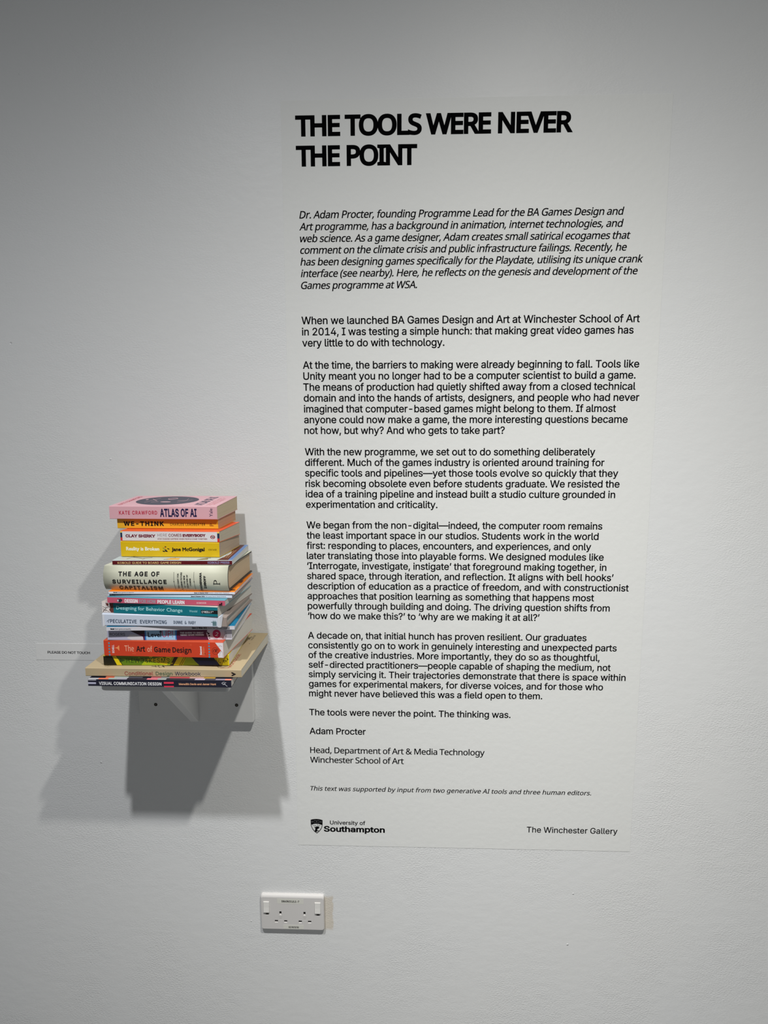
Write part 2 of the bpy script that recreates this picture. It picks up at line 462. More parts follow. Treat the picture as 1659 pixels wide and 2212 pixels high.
pr.poly([(247, 236), (285, 224), (333, 219), (382, 225), (420, 238), (411, 275), (394, 307), (368, 338), (335, 364), (300, 338), (271, 305), (254, 272)], WH, 2)
for a, bb, q in ((288, 328, 0), (338, 378, 0)): pr.rect(a, 160, bb, 206, GRY, 2).rect(a + 6, 166, bb - 6, 200, BLACK, 3)
for cx in (262, 404): pr.ring(cx, 186, 14, 16, 5, GRY, 2, 14).oval(cx, 186, 5, 6, GRY, 2, 10)
pr.line([(340, 272), (318, 258), (285, 250), (260, 236)], 6, BLACK, 3).line([(345, 272), (368, 260), (385, 248), (390, 232)], 6, BLACK, 3)
pr.line([(338, 272), (346, 248), (345, 222)], 6, BLACK, 3).line([(318, 258), (300, 236)], 5, BLACK, 3).line([(362, 262), (366, 238)], 5, BLACK, 3)
pr.poly([(288, 266), (312, 275), (335, 264), (358, 264), (378, 278), (376, 292), (350, 303), (338, 325), (345, 346), (322, 352), (303, 348), (302, 325), (312, 300), (300, 284)], BLACK, 3)
pr.line([(338, 340), (358, 322), (352, 340), (372, 336)], 7, BLACK, 3)
pr.build('university_crest', panel)

# notice left of the shelf
note = empty('small_notice', (-0.659, 0, 0.9775), 'small clear strip reading please do not touch, on the wall left of the shelf', 'sign')
link('vinyl_strip', box_mesh('vinyl_strip', -0.073, 0.0735, -0.0006, -0.00005, 0, 0.0375), film_material('clear_strip_film', (0.80, 0.80, 0.79), fine=0.0003), note)
pr = Print(lambda x, z, l: (x + 0.659, -0.0006 - 0.00004 * l, z - 0.9775))
pr.text('PLEASE DO NOT TOUCH', (-0.7060, 0.9921), (0.0950, -0.0006), (0, 0.0058), mat((25, 25, 35), 0.5), 1, f='grot', bold=0.022, sp=0.94)
pr.build('notice_text', note)

# ---------------------------------------------------------------- double power socket
sock = empty('double_power_socket', (-0.1755, 0, 0.3325), 'white double switched power socket low on the wall under the text panel', 'socket')
def socket():
    PL = mat((216, 213, 210), 0.30, 1.0)
    w2, h0 = 0.0735, 0.0865
    bm = bmesh.new()
    pts = round_rect(-w2, w2, 0, h0, 0.0045, 5)
    rings = []
    for y, side, top, bot in ((0.0, 0, 0, 0), (-0.0045, 0.0, 0.0, 0.0), (-0.0066, 0.0003, 0.0012, 0.0), (-0.0080, 0.0008, 0.0030, 0.0001), (-0.0088, 0.0014, 0.0047, 0.0003), (-0.0090, 0.0020, 0.0056, 0.0008)):
        rings.append([bm.verts.new((x * (w2 - side) / w2, y, bot + z * (h0 - top - bot) / h0)) for x, z in pts])
    for r1, r2 in zip(rings, rings[1:]):
        n = len(r1)
        for i in range(n): bm.faces.new((r1[i], r1[(i + 1) % n], r2[(i + 1) % n], r2[i]))
    bm.faces.new(rings[0]); bm.faces.new(rings[-1])
    bmesh.ops.recalc_face_normals(bm, faces=bm.faces[:])
    me = bpy.data.meshes.new('faceplate'); bm.to_mesh(me); bm.free()
    # x from crop px: 200..1330 -> -w2..w2 ; z: 295..885 -> h0-.005 .. 0.003
    X = lambda px: (px - 765) / 565 * 0.0720
    Z = lambda py: 0.0008 + (885 - py) / 590 * (h0 - 0.0064)
    cuts = [(525, 566, 553, 627), (963, 1003, 553, 627), (438, 498, 718, 768), (608, 667, 718, 768), (873, 933, 718, 768), (1043, 1104, 718, 768), (275, 332, 560, 630), (1200, 1256, 560, 630)]
    bm = bmesh.new()
    for a, b2, c, d in cuts:
        r = bmesh.ops.create_cube(bm, size=1)
        for v in r['verts']:
            top = v.co.z > 0; front = v.co.y < 0
            v.co = Vector((X(a) if v.co.x < 0 else X(b2), -0.012 if front else -0.003, Z(c) if top else (Z(d) if front else Z(d) + 0.0016)))
    cm = bpy.data.meshes.new('c'); bm.to_mesh(cm); bm.free()
    a = bpy.data.objects.new('a', me); c = bpy.data.objects.new('c', cm); COL.objects.link(a); COL.objects.link(c)
    md = a.modifiers.new('b', 'BOOLEAN'); md.object = c; md.operation = 'DIFFERENCE'; md.solver = 'EXACT'
    dg = bpy.context.evaluated_depsgraph_get(); dg.update()
    out = bpy.data.meshes.new_from_object(a.evaluated_get(dg))
    out.name = 'faceplate'
    bpy.data.objects.remove(a); bpy.data.objects.remove(c)
    out.materials.clear()
    link('faceplate', out, PL, sock)
    DK = mat((5, 5, 5), 1.0, 1.0, 0.0)  # flat black on the shutters puts in the shade of the pin slots
    for a, b2, cc, d in cuts[:6]:
        link('shade_shutter', box_mesh('shade_shutter', X(a) - .0001, X(b2) + .0001, -0.0052, -0.0031, Z(d) + (Z(cc) - Z(d)) * 0.38, Z(cc) + .0001), DK, sock)
    for a, b2, cc, d in cuts[6:]:
        link('screw', prism_mesh('screw', [(X((a + b2) / 2) + 0.0026 * math.cos(q * math.pi / 6), (Z(cc) + Z(d)) / 2 - 0.0005 + 0.0026 * math.sin(q * math.pi / 6)) for q in range(12)], 'y', -0.0062, -0.003), mat((70, 66, 60), 0.4, metal=0.6), sock)
    RK = mat((232, 230, 225), 0.28)
    for a, b2 in ((240, 345), (1172, 1276)):
        x0, x1, z0, z1 = X(a), X(b2), Z(575), Z(370)
        o = link('rocker_switch', prism_mesh('rocker_switch', [(-0.0085, z0), (-0.0122, z0 + 0.001), (-0.0112, (z0 + z1) / 2), (-0.0108, z1), (-0.0085, z1)], 'x', x0, x1, 0.0007), RK, sock)
    ST = mat((222, 221, 212), 0.3)
    for t, (a, b2, c1, d1), (tx0, tx1, tb, tt) in (('DB63K/11/L1-7', (492, 970, 312, 405), (572, 892, 378, 343)), ('RCD PROTECTED', (592, 965, 803, 882), (690, 875, 863, 832))):
        lb = link('sticker', box_mesh('sticker', X(a), X(b2), -0.00915, -0.0089, Z(d1), Z(c1)), ST, sock)
        pr = Print(lambda x, y, l: (X(x), -0.00925, Z(y)))
        pr.text(t, (tx0, tb), (tx1 - tx0, 0), (0, tt - tb), BLACK, 1, f='grot', bold=0.03)
        pr.build('sticker_text', lb)
    # moulded marks under the earth pins, relief shade and highlight painted as flat bars
    for cx in (546, 984):
        pr = Print(lambda x, y, l: (X(x), -0.0091, Z(y)))
        pr.rect(cx - 36, 648, cx + 36, 655, mat((198, 194, 190), .4), 1).rect(cx - 36, 706, cx + 36, 714, mat((240, 238, 234), .4), 1).rect(cx - 22, 668, cx + 22, 690, mat((205, 202, 198), .4), 1)
        pr.build('painted_relief_mark', sock)
socket()

# ---------------------------------------------------------------- shelf
SHZ = 1.0100
PAINT = film_material('white_shelf_paint', (0.79, 0.79, 0.775), 0.45, 0.0002)
shelf = empty('wall_shelf', (-0.3785, 0, 0.845), 'small white painted wall shelf on a back plate with a gusset, carrying the books', 'shelf')
sx = lambda x: x + 0.3785
link('shelf_board', prism_mesh('shelf_board', round_rect(sx(-0.5045), sx(-0.2535), -0.196, -0.0002, 0.014, 6, (1, 0.45, 0, 0)), 'z', SHZ - 0.018 - 0.845, SHZ - 0.845, 0.0008), PAINT, shelf)
link('back_plate', prism_mesh('back_plate', round_rect(sx(-0.5015), sx(-0.2485), 0.0, SHZ - 0.0183 - 0.845, 0.0035, 3, (1, 1, 0, 0)), 'y', -0.018, -0.0002, 0.0012), PAINT, shelf)
link('gusset', prism_mesh('gusset', [(-0.0181, 0.002), (-0.0181, SHZ - 0.0182 - 0.845), (-0.186, SHZ - 0.0182 - 0.845), (-0.186, SHZ - 0.0182 - 0.849), (-0.022, 0.002)], 'x', sx(-0.387), sx(-0.369), 0.0006), PAINT, shelf)
for x, z in ((-0.464, 0.884), (-0.285, 0.885)):
    n = 14
    link('screw_hole_shade', prism_mesh('screw_hole_shade', [(sx(x) + 0.0038 * math.cos(2 * math.pi * i / n), z - 0.845 + 0.0038 * math.sin(2 * math.pi * i / n)) for i in range(n)], 'y', -0.0183, -0.0178), mat((28, 26, 24), 0.5), shelf)  # flat dark disc on the plate, painted for the shade inside the hole
    link('screw_head', prism_mesh('screw_head', [(sx(x) + 0.0022 * math.cos(2 * math.pi * i / n), z - 0.845 + 0.0022 * math.sin(2 * math.pi * i / n)) for i in range(n)], 'y', -0.0186, -0.0180), mat((90, 84, 74), 0.35, metal=0.8), shelf)

# ---------------------------------------------------------------- books
# spine of each: x,y of its left and right end, z of its bottom edge (l, r) and top edge (l, r);
# then the right back corner: x, y, z of bottom and top (fore-edges are swollen by use)
SPINES = {
    'vcd': (-0.5151,-0.2171,-0.2419,-0.2171, 1.0102,1.0102,1.0232,1.0243, -0.2419,-0.0051,1.0102,1.0243),
    'cdw': (-0.5245,-0.2050,-0.2252,-0.2050, 1.0248,1.0253,1.0409,1.0402, -0.2139,-0.0044,1.0258,1.0444),
    'yel': (-0.4931,-0.1936,-0.2525,-0.1869, 1.0425,1.0421,1.0612,1.0630, -0.2513,-0.0089,1.0472,1.0682),
    'art': (-0.4893,-0.1968,-0.2577,-0.2041, 1.0629,1.0635,1.0931,1.0940, -0.2368,-0.0501,1.0685,1.1027),
    'lvl': (-0.4806,-0.1978,-0.2438,-0.1926, 1.0945,1.0961,1.1149,1.1168, -0.2411,-0.0454,1.1040,1.1238),
    'mag3': (-0.4775,-0.2073,-0.2363,-0.1988, 1.1159,1.1179,1.1234,1.1248, -0.2377,-0.0495,1.1250,1.1302),
    'spec': (-0.4848,-0.2054,-0.2475,-0.2098, 1.1248,1.1257,1.1483,1.1446, -0.2350,-0.0511,1.1315,1.1474),
    'dbc': (-0.4860,-0.2010,-0.2637,-0.2113, 1.1498,1.1462,1.1703,1.1647, -0.2346,-0.0558,1.1487,1.1645),
    'dfh': (-0.4710,-0.2094,-0.2508,-0.2054, 1.1712,1.1659,1.1820,1.1756, -0.2346,-0.0610,1.1659,1.1767),
    'mag2': (-0.4715,-0.2052,-0.2410,-0.1909, 1.1834,1.1769,1.1872,1.1821, -0.2333,-0.0478,1.1782,1.1832),
    'mag1': (-0.4684,-0.2080,-0.2355,-0.1912, 1.1881,1.1840,1.1923,1.1882, -0.2316,-0.0518,1.1851,1.1893),
    'age': (-0.4779,-0.1981,-0.2452,-0.1930, 1.1938,1.1900,1.2392,1.2385, -0.2356,-0.0428,1.1908,1.2343),
    'kob': (-0.4632,-0.1949,-0.2393,-0.1877, 1.2403,1.2399,1.2483,1.2479, -0.2422,-0.0377,1.2363,1.2462),
    'real': (-0.4582,-0.1645,-0.2687,-0.1651, 1.2494,1.2491,1.2783,1.2767, -0.2572,-0.0515,1.2478,1.2718),
    'here': (-0.4589,-0.1612,-0.2682,-0.1630, 1.2796,1.2780,1.2980,1.2976, -0.2541,-0.0581,1.2734,1.2980),
    'we': (-0.4727,-0.1393,-0.2761,-0.1400, 1.2995,1.2991,1.3177,1.3176, -0.2664,-0.0392,1.2991,1.3198),
    'atlas': (-0.4840,-0.1461,-0.2748,-0.1483, 1.3190,1.3188,1.3433,1.3436, -0.2628,-0.0363,1.3208,1.3481),

}
def page_material(rgb, name='paper_edges'):
    key = ('page', rgb)
    if key in MATS: return MATS[key]
    m = bpy.data.materials.new(name); m.use_nodes = True
    nt = m.node_tree; N = nt.nodes; b = N['Principled BSDF']
    tc = N.new('ShaderNodeTexCoord'); mp = N.new('ShaderNodeMapping'); mp.inputs['Scale'].default_value = (6, 6, 1500)
    nt.links.new(tc.outputs['Object'], mp.inputs[0])
    n = N.new('ShaderNodeTexNoise'); n.inputs['Scale'].default_value = 1.0; n.inputs['Detail'].default_value = 3
    nt.links.new(mp.outputs[0], n.inputs['Vector'])
    cr = N.new('ShaderNodeMix'); cr.data_type = 'RGBA'
    c = lin(rgb)
    cr.inputs[6].default_value = (c[0] * .86, c[1] * .86, c[2] * .85, 1); cr.inputs[7].default_value = (min(1, c[0] * 1.12), min(1, c[1] * 1.12), min(1, c[2] * 1.12), 1)
    nt.links.new(n.outputs['Fac'], cr.inputs[0]); nt.links.new(cr.outputs[2], b.inputs['Base Color'])
    bp = N.new('ShaderNodeBump'); bp.inputs['Distance'].default_value = 0.0002; nt.links.new(n.outputs['Fac'], bp.inputs['Height']); nt.links.new(bp.outputs[0], b.inputs['Normal'])
    b.inputs['Roughness'].default_value = 0.85; b.inputs['Specular IOR Level'].default_value = 0.1
    MATS[key] = m; return m

class Book:
    def __init__(s, key, name, label, depth, cat='book', grow=(0.0002, 0.0006), bulge=0.0):
        s.xL, s.yL, s.xR, s.yR, s.b0, s.b1, s.t0, s.t1, xk, yk, kb, kt = SPINES[key]
        s.D = math.hypot(xk - s.xR, yk - s.yR); s.nom = depth; s.bulge = bulge; s.grow = grow
        s.L = math.hypot(s.xR - s.xL, s.yR - s.yL); s.n = ((xk - s.xR) / s.D, (yk - s.yR) / s.D)
        s.rb = kb - s.b1; s.rt = kt - s.t1
        s.base = Vector(((s.xL + s.xR) / 2 + s.n[0] * s.D / 2, (s.yL + s.yR) / 2 + s.n[1] * s.D / 2, (s.b0 + s.b1) / 2))
        s.e = empty(name, s.base, label, cat, 'books stacked on the wall shelf')
    def P(s, u, d, v, off=0.0):
        x = s.xL + (s.xR - s.xL) * u + s.n[0] * d; y = s.yL + (s.yR - s.yL) * u + s.n[1] * d
        q = max(d, 0.0) / s.D
        zb = s.b0 + (s.b1 - s.b0) * u + s.rb * q; zt = s.t0 + (s.t1 - s.t0) * u + s.rt * q
        return (x - s.base.x, y - s.base.y, zb + (zt - zb) * v + off - s.base.z)
    def bul(s, v): return -s.bulge * math.sin(math.pi * max(0.0, min(1.0, v))) ** 0.8
    def sheet(s, name, m, t=0.0005, r=0.0011, u0=0.0, u1=1.0, inset=0.0, D=None, steps=1, back=False, mats=None):
        """a C-shaped wrap: top sheet, spine, bottom sheet, all t thick (a closed band of geometry)"""
        D = D or s.D; g0, g1 = s.grow
        prof = [(D, 1, g1 - inset)]
        N = 5
        if s.bulge:
            K2 = 26
            prof.append((s.bulge * 0.0 + 0.004, 1, g1 - inset))
            for i in range(K2 + 1):
                v = 1 - i / K2
                rr = 0.0018 * (1 - min(1, 4 * min(v, 1 - v)))
                prof.append((s.bul(v) + inset + rr, v, (g1 - inset) * (v > .5) * (2 * v - 1) - (g0 - inset) * (v < .5) * (1 - 2 * v)))
            prof.append((0.004, 0, -g0 + inset))
        else:
            prof += [(inset + r - r * math.sin(math.pi / 2 * i / N), 1, g1 - inset - r + r * math.cos(math.pi / 2 * i / N)) for i in range(N + 1)]
            prof += [(inset + r - r * math.cos(math.pi / 2 * i / N), 0, -g0 + inset + r - r * math.sin(math.pi / 2 * i / N)) for i in range(N + 1)]
        prof.append((D, 0, -g0 + inset))
        n = len(prof)
        inner = []
        for (d, v, o) in prof:
            vi = v
            inner.append((min(max(d, 0) + t if d < D * .9 else d, D), v, o - t * (1 if v > .5 else -1) if abs(v - .5) > .49 else o))
        if s.bulge:
            inner = []
            for i, (d, v, o) in enumerate(prof):
                if i in (0, n - 1): inner.append((d, v, o - t * (1 if v > .5 else -1)))
                else: inner.append((d + t, v, o - t * (2 * v - 1)))
        V = []; F = []
        for k in range(steps + 1):
            u = u0 + (u1 - u0) * k / steps
            V += [s.P(u, d, v, o) for d, v, o in prof] + [s.P(u, d, v, o) for d, v, o in inner]
        M = 2 * n
        for k in range(steps):
            a = k * M; b = a + M
            for i in range(n - 1):
                F.append((a + i, a + i + 1, b + i + 1, b + i)); F.append((a + n + i, b + n + i, b + n + i + 1, a + n + i + 1))
            for i in (0, n - 1): F.append((a + i, b + i, b + n + i, a + n + i))
        for a in (0, steps * M):
            for i in range(n - 1): F.append((a + i, a + i + 1, a + n + i + 1, a + n + i))
        me = pyd(name, V, F)
        bm = bmesh.new(); bm.from_mesh(me); bmesh.ops.recalc_face_normals(bm, faces=bm.faces[:]); bm.to_mesh(me); bm.free()
        if s.bulge:
            for p in me.polygons: p.use_smooth = p.normal.y < -0.3 and abs(p.normal.x) < 0.5
        o = link(name, me, m, s.e)
        return o
    def pages(s, rgb, t=0.0005, iu=0.0006, ifore=0.0006, iz=0.0, fan=0.0):
        g0, g1 = s.grow; a = iu / s.L; b = 1 - iu / s.L
        d0 = t + (0.0 if not s.bulge else 0.001)
        seg = 6; V = []; F = []
        for u in (a, b):
            for i in range(seg + 1):
                v = i / seg; d = d0 + (s.bul(v) + 0.001 if s.bulge else 0)
                off = (g1 - t - iz) * v - (g0 - t - iz) * (1 - v)
                V.append(s.P(u, d, v, off)); V.append(s.P(u, s.D - ifore + fan * math.sin(math.pi * v) * -1, v, off))
        m = (seg + 1) * 2
        for i in range(seg):
            j = 2 * i
            F += [(j, j + 1, j + 3, j + 2), (m + j, m + j + 2, m + j + 3, m + j + 1), (j, j + 2, m + j + 2, m + j), (j + 1, m + j + 1, m + j + 3, j + 3)]
        F += [(0, m, m + 1, 1), (2 * seg, 2 * seg + 1, m + 2 * seg + 1, m + 2 * seg)]
        me = pyd('page_block', V, F); bm = bmesh.new(); bm.from_mesh(me); bmesh.ops.recalc_face_normals(bm, faces=bm.faces[:]); bm.to_mesh(me); bm.free()
        return link('page_block', me, page_material(rgb), s.e)
    def spine(s, L, R, TL, TR, BL, BR):
        """design coordinates of the spine: its left/right x and the y of its corners"""
        def fn(x, y, layer):
            u = (x - L) / (R - L); uu = max(0, min(1, u)); yt = TL + (TR - TL) * uu; yb = BL + (BR - BL) * uu
            v = (yb - y) / (yb - yt)
            return s.P(u, s.bul(v) - 0.00004 - 0.00003 * layer - (0.00025 if s.bulge else 0), v)
        return Print(fn)
    def cover(s):
        """print on the upper cover: x = 0..1 along the spine, y = millimetre scale in from the spine (nominal depth)"""
        return Print(lambda u, d, layer: s.P(u, d * s.D / s.nom, 1, s.grow[1] + 0.00003 + 0.00003 * layer))

WHT = ink(222, 222, 226)
def hz(pr, t, x0, x1, base, top, m, dy=0.0, **kw):
    kw.setdefault('f', 'grot')
    return pr.text(t, (x0, base), (x1 - x0, dy), (0, top - base), m, 6, **kw)
def up(pr, t, xcap, xbase, ybot, ytop, m, **kw):
    """reads upwards: baseline at x = xbase, capitals reach xcap"""
    kw.setdefault('f', 'grot')
    return pr.text(t, (xbase, ybot), (0, ytop - ybot), (xcap - xbase, 0), m, 6, **kw)

# 1 -- pink paperback on top
B = Book('atlas', 'paperback_book', 'pink paperback with a dark oval on its cover, topmost of the book stack', 0.1385)
PINK = ink(204, 168, 176); NAVY = ink(26, 24, 66); RED = ink(176, 34, 60)
B.sheet('cover', mat((222, 172, 180), 0.4)); B.pages((209, 192, 162))
pr = B.spine(150, 1115, 183, 186, 290, 295)
hz(pr, 'KATE CRAWFORD', 237, 580, 253, 221, RED, bold=0.02, sp=1.18); pr.build('author_text', B.e)
pr = B.spine(150, 1115, 183, 186, 290, 295)
hz(pr, 'ATLAS OF AI', 605, 933, 273, 203, NAVY, bold=0.03, sp=1.05, res=3); pr.build('title_text', B.e)
pr = B.spine(150, 1115, 183, 186, 290, 295); up(pr, 'Yale', 1046, 1074, 271, 201, NAVY, f='gill'); pr.build('publisher_text', B.e)
pr = B.cover()
DK = mat((62, 62, 78), 0.5); PK = mat((222, 172, 180), 0.4); CX, CY, RX, RY = 0.42, 0.073, 0.29, 0.057
pr.oval(CX, CY, RX, RY, DK, 1, 40)
pr.line([(.24, .048), (.30, .105)], .003, PK, 2).line([(.245, .092), (.33, .066)], .0022, PK, 2).line([(.30, .05), (.36, .058)], .002, PK, 2)
pr.ring(.43, .098, .045, .012, .0045, PK, 2).oval(.43, .055, .05, .005, PK, 2).oval(.2, .085, .012, .005, PK, 2)
pr.line([(.52, .07), (.60, .075), (.58, .10)], .002, PK, 2).line([(.55, .05), (.64, .085)], .002, PK, 2)
pr.build('cover_art', B.e)
pr = B.cover()
pr.text('KATE CRAWFORD', (.085, .014), (0, .112), (-.040, 0), RED, 1, f='grot', bold=.02); pr.build('cover_author_text', B.e)
pr = B.cover()
pr.text('ATLAS OF AI', (.845, .014), (0, .108), (-.088, 0), mat((48, 46, 78), .4), 1, f='grot', bold=.045, res=3); pr.build('cover_title_text', B.e)
pr = B.cover()
for i, (a, b) in enumerate(((.014, .108), (.014, .112), (.02, .10))): pr.text(('Power, Politics, and the', 'Planetary Costs of', 'Artificial Intelligence')[i], (.893 + .026 * i, a), (0, b - a), (-.014, 0), RED, 1, f='grot')
pr.build('cover_subtitle_text', B.e)

# 2 -- yellow thin-lettered paperback
B = Book('we', 'paperback_book', 'mustard yellow paperback with spaced black lettering, second from top of the stack', 0.118)
B.sheet('cover', ink(216, 164, 38)); B.pages((199, 160, 130))
pr = B.spine(220, 1128, 293, 295, 385, 388); BR = ink(72, 34, 14)
hz(pr, 'WE-THINK', 277, 642, 361, 316, ink(14, 12, 12), bold=0.035, sp=1.22); pr.build('title_text', B.e)
pr = B.spine(220, 1128, 293, 295, 385, 388); hz(pr, 'CHARLES LEADBEATER', 697, 1012, 357, 332, BR, bold=0.012, sp=1.25); pr.build('author_text', B.e)
pr = B.spine(220, 1128, 293, 295, 385, 388); up(pr, 'P', 1053, 1088, 360, 336, ink(120, 50, 20), f='gill'); pr.build('publisher_mark', B.e)

# 3 -- white-spined paperback with orange cover
B = Book('here', 'paperback_book', 'white-spined paperback with striped spine ends and orange cover, third from top', 0.125)
OR = mat((228, 92, 52), 0.4)
B.sheet('cover', OR); B.pages((201, 190, 169))
def sp3(): return B.spine(250, 1137, 398, 408, 490, 500)
pr = sp3(); WS = ink(208, 203, 205)
pr.poly([(250, 400), (1137, 410), (1137, 499), (250, 489)], WS, 1)
for a, b, dy in ((250, 267, 0), (1118, 1137, 9)):
    for y0, y1, c in ((400, 412, (226, 200, 90)), (412, 459, (20, 44, 70)), (459, 490, (196, 50, 50))):
        pr.rect(a, y0 + dy, b, y1 + dy, ink(*c), 2)
pr.build('spine_panel', B.e)
MR = ink(110, 28, 46)
pr = sp3(); hz(pr, 'CLAY SHIRKY', 296, 565, 458, 429, MR, dy=2, bold=0.04); pr.build('author_text', B.e)
pr = sp3(); hz(pr, 'HERE', 585, 670, 450, 424, ink(120, 88, 84), bold=-0.01); hz(pr, 'COMES', 682, 800, 451, 425, ink(110, 40, 50), bold=.012); hz(pr, 'EVERYBODY', 809, 1015, 453, 427, MR, bold=.05)
pr.line([(585, 460), (1015, 463)], 1, ink(150, 120, 118), 2); hz(pr, 'HOW CHANGE HAPPENS WHEN PEOPLE COME TOGETHER', 583, 1028, 479, 467, ink(140, 92, 90), bold=.02); pr.build('title_text', B.e)
pr = sp3(); pr.oval(1077, 455, 22, 17, ink(140, 34, 48), 2).oval(1077, 455, 13, 11, WS, 3).poly([(1066, 446), (1080, 452), (1088, 449), (1084, 462), (1070, 458)], ink(60, 40, 44), 4); pr.build('publisher_mark', B.e)

# 4 -- bright yellow paperback
B = Book('real', 'paperback_book', 'thick bright yellow paperback with white and black rounded lettering, fourth from top', 0.124)
B.sheet('cover', ink(204, 168, 8)); B.pages((190, 171, 147))
def sp4(): return B.spine(252, 1137, 503, 513, 632, 642)
pr = sp4(); hz(pr, 'Reality is Broken', 300, 598, 579, 548, ink(238, 236, 214), dy=3, f='gill', bold=.03, res=3); pr.build('title_text', B.e)
pr = sp4(); hz(pr, 'Jane McGonigal', 709, 1005, 586, 554, ink(16, 14, 12), dy=1, f='gill', bold=.04, res=3); pr.build('author_text', B.e)
pr = sp4(); hz(pr, 'VINTAGE', 1037, 1113, 581, 567, ink(70, 56, 10), f='grot', bold=0); pr.build('publisher_text', B.e)
pr = sp4()
for cx, cy, rx, ry, c in ((655, 548, 9, 4, (14, 14, 14)), (637, 560, 8, 3, (90, 120, 60)), (650, 558, 7, 3, (190, 60, 40)), (680, 566, 12, 4, (14, 14, 14)), (655, 575, 10, 4, (14, 30, 60)), (638, 588, 12, 5, (14, 14, 14)), (660, 586, 14, 6, (24, 24, 24)), (640, 572, 8, 3, (110, 150, 60))):
    pr.oval(cx, cy, rx, ry, ink(*c), 2, 12, rot=0.3)
pr.build('spine_emblem', B.e)

# 5 -- thin maroon-spined book
B = Book('kob', 'paperback_book', 'thin paperback with dark maroon spine and pale illustrated cover, under the bright yellow paperback', 0.150)
PG = mat((188, 200, 200), 0.35)
B.sheet('cover', PG, r=0.0006); B.pages((220, 218, 214))
def sp5(): return B.spine(178, 1250, 666, 668, 704, 708)
pr = sp5(); pr.poly([(178, 668), (1250, 670), (1250, 706), (178, 702)], ink(84, 8, 18), 1); pr.build('spine_panel', B.e)
pr = sp5(); hz(pr, 'KOBOLD GUIDE TO BOARD GAME DESIGN', 225, 793, 696, 678, ink(216, 184, 124), bold=.012, f='gill'); pr.build('title_text', B.e)
pr = sp5(); hz(pr, 'KOBOLD PRESS', 1032, 1226, 697, 677, ink(160, 150, 190), bold=.03); hz(pr, 'KOBOLD PRESS', 1034, 1224, 695.5, 678.5, ink(40, 20, 60), bold=-.005); pr.build('publisher_text', B.e)
pr = B.cover(); MA = mat((92, 44, 40), .4); SK = mat((84, 86, 80), .5)
pr.poly([(.87, 0.001), (.985, 0.001), (.985, .149), (.86, .149), (.93, .06)], MA, 1).poly([(.965, 0.001), (.998, 0.001), (.998, .149), (.965, .149)], mat((96, 128, 178), .4), 2)
for i in range(3): pr.line([(.905 + .018 * i, .022), (.905 + .018 * i, .095)], .004, mat((206, 160, 100), .4), 2)
for pts in ([(.10, .012), (.13, .028), (.22, .018), (.30, .024)], [(.42, .006), (.50, .022)], [(.24, .006), (.25, .014)], [(.70, .004), (.76, .02), (.80, .02)]): pr.line(pts, .0035, SK, 2)
pr.poly([(.44, .004), (.55, .004), (.54, .02), (.46, .02)], mat((214, 170, 90), .4), 2); pr.poly([(.70, .003), (.79, .006), (.78, .018), (.74, .012)], mat((120, 112, 70), .4), 2)
pr.build('cover_art', B.e)

# 6 -- thick cream hardback
B = Book('age', 'hardback_book', 'thick cream hardback with rounded spine and heavy black capitals, middle of the stack', 0.150, bulge=0.0065)
CR = ink(190, 190, 171, 0.5)
B.sheet('dust_jacket', CR, t=0.0004, u0=0.0, u1=0.9985, steps=6)
BK = mat((22, 24, 20), 0.5)
B.sheet('board_case', BK, t=0.0026, inset=0.00045, u0=0.002, u1=0.9995, steps=2)
B.pages((203, 181, 151), t=0.0031, iu=0.0032, ifore=0.004, iz=0.0)
IK = mat((14, 14, 16), 0.5)
def sp6(): return B.spine(100, 1222, 124, 136, 347, 360)
pr = sp6()
hz(pr, 'THE AGE OF', 238, 608, 214, 173, IK, dy=3, bold=.034, sp=1.24, res=3); hz(pr, 'SURVEILLANCE', 180, 670, 284, 245, IK, dy=3, bold=.034, sp=1.24, res=3); hz(pr, 'CAPITALISM', 233, 628, 343, 307, IK, dy=5, bold=.034, sp=1.24, res=3)
pr.build('title_text', B.e)
pr = sp6()
for t, xc, xb, yb, yt in (('THE FIGHT FOR', 768, 781, 333, 193), ('A HUMAN FUTURE', 797, 811, 345, 182), ('AT THE NEW', 824, 837, 322, 210), ('FRONTIER OF', 850, 863, 330, 204), ('POWER', 877, 890, 303, 236)):
    up(pr, t, xc, xb, yb, yt, IK, bold=.03, sp=1.2)
pr.build('subtitle_text', B.e)
pr = sp6(); up(pr, 'SHOSHANA', 967, 987, 349, 186, IK, bold=.04, sp=1.12); up(pr, 'ZUBOFF', 1004, 1025, 331, 213, IK, bold=.04, sp=1.12); pr.build('author_text', B.e)
for x in (737, 918):
    pr = sp6()
    pts = [(x + 5 * max(0, (y - 262) / 81), y) for y in range(180, 345, 6)]
    pr.line(pts, 2.4, IK, 2).poly([(x - 5, 265), (x, 258), (x + 4, 265), (x, 272)], IK, 2)
    pr.build('divider_line', B.e)
pr = sp6()   # serifed P lying on its back
pr.rect(1097, 282, 1146, 288, IK, 2).rect(1090, 276, 1096, 294, IK, 2).rect(1145, 275, 1150, 295, IK, 2)
pr.add([(1094 + 0, 282), (1094, 268), (1097, 256), (1106, 250), (1116, 252), (1122, 262), (1123, 282), (1119, 282), (1118, 268), (1113, 260), (1106, 258), (1101, 262), (1098, 270), (1098, 282)],
       [(0, 1, 12, 13), (1, 2, 11, 12), (2, 3, 10, 11), (3, 4, 9, 10), (4, 5, 8, 9), (5, 6, 7, 8)], IK, 2)
pr.build('publisher_mark', B.e)

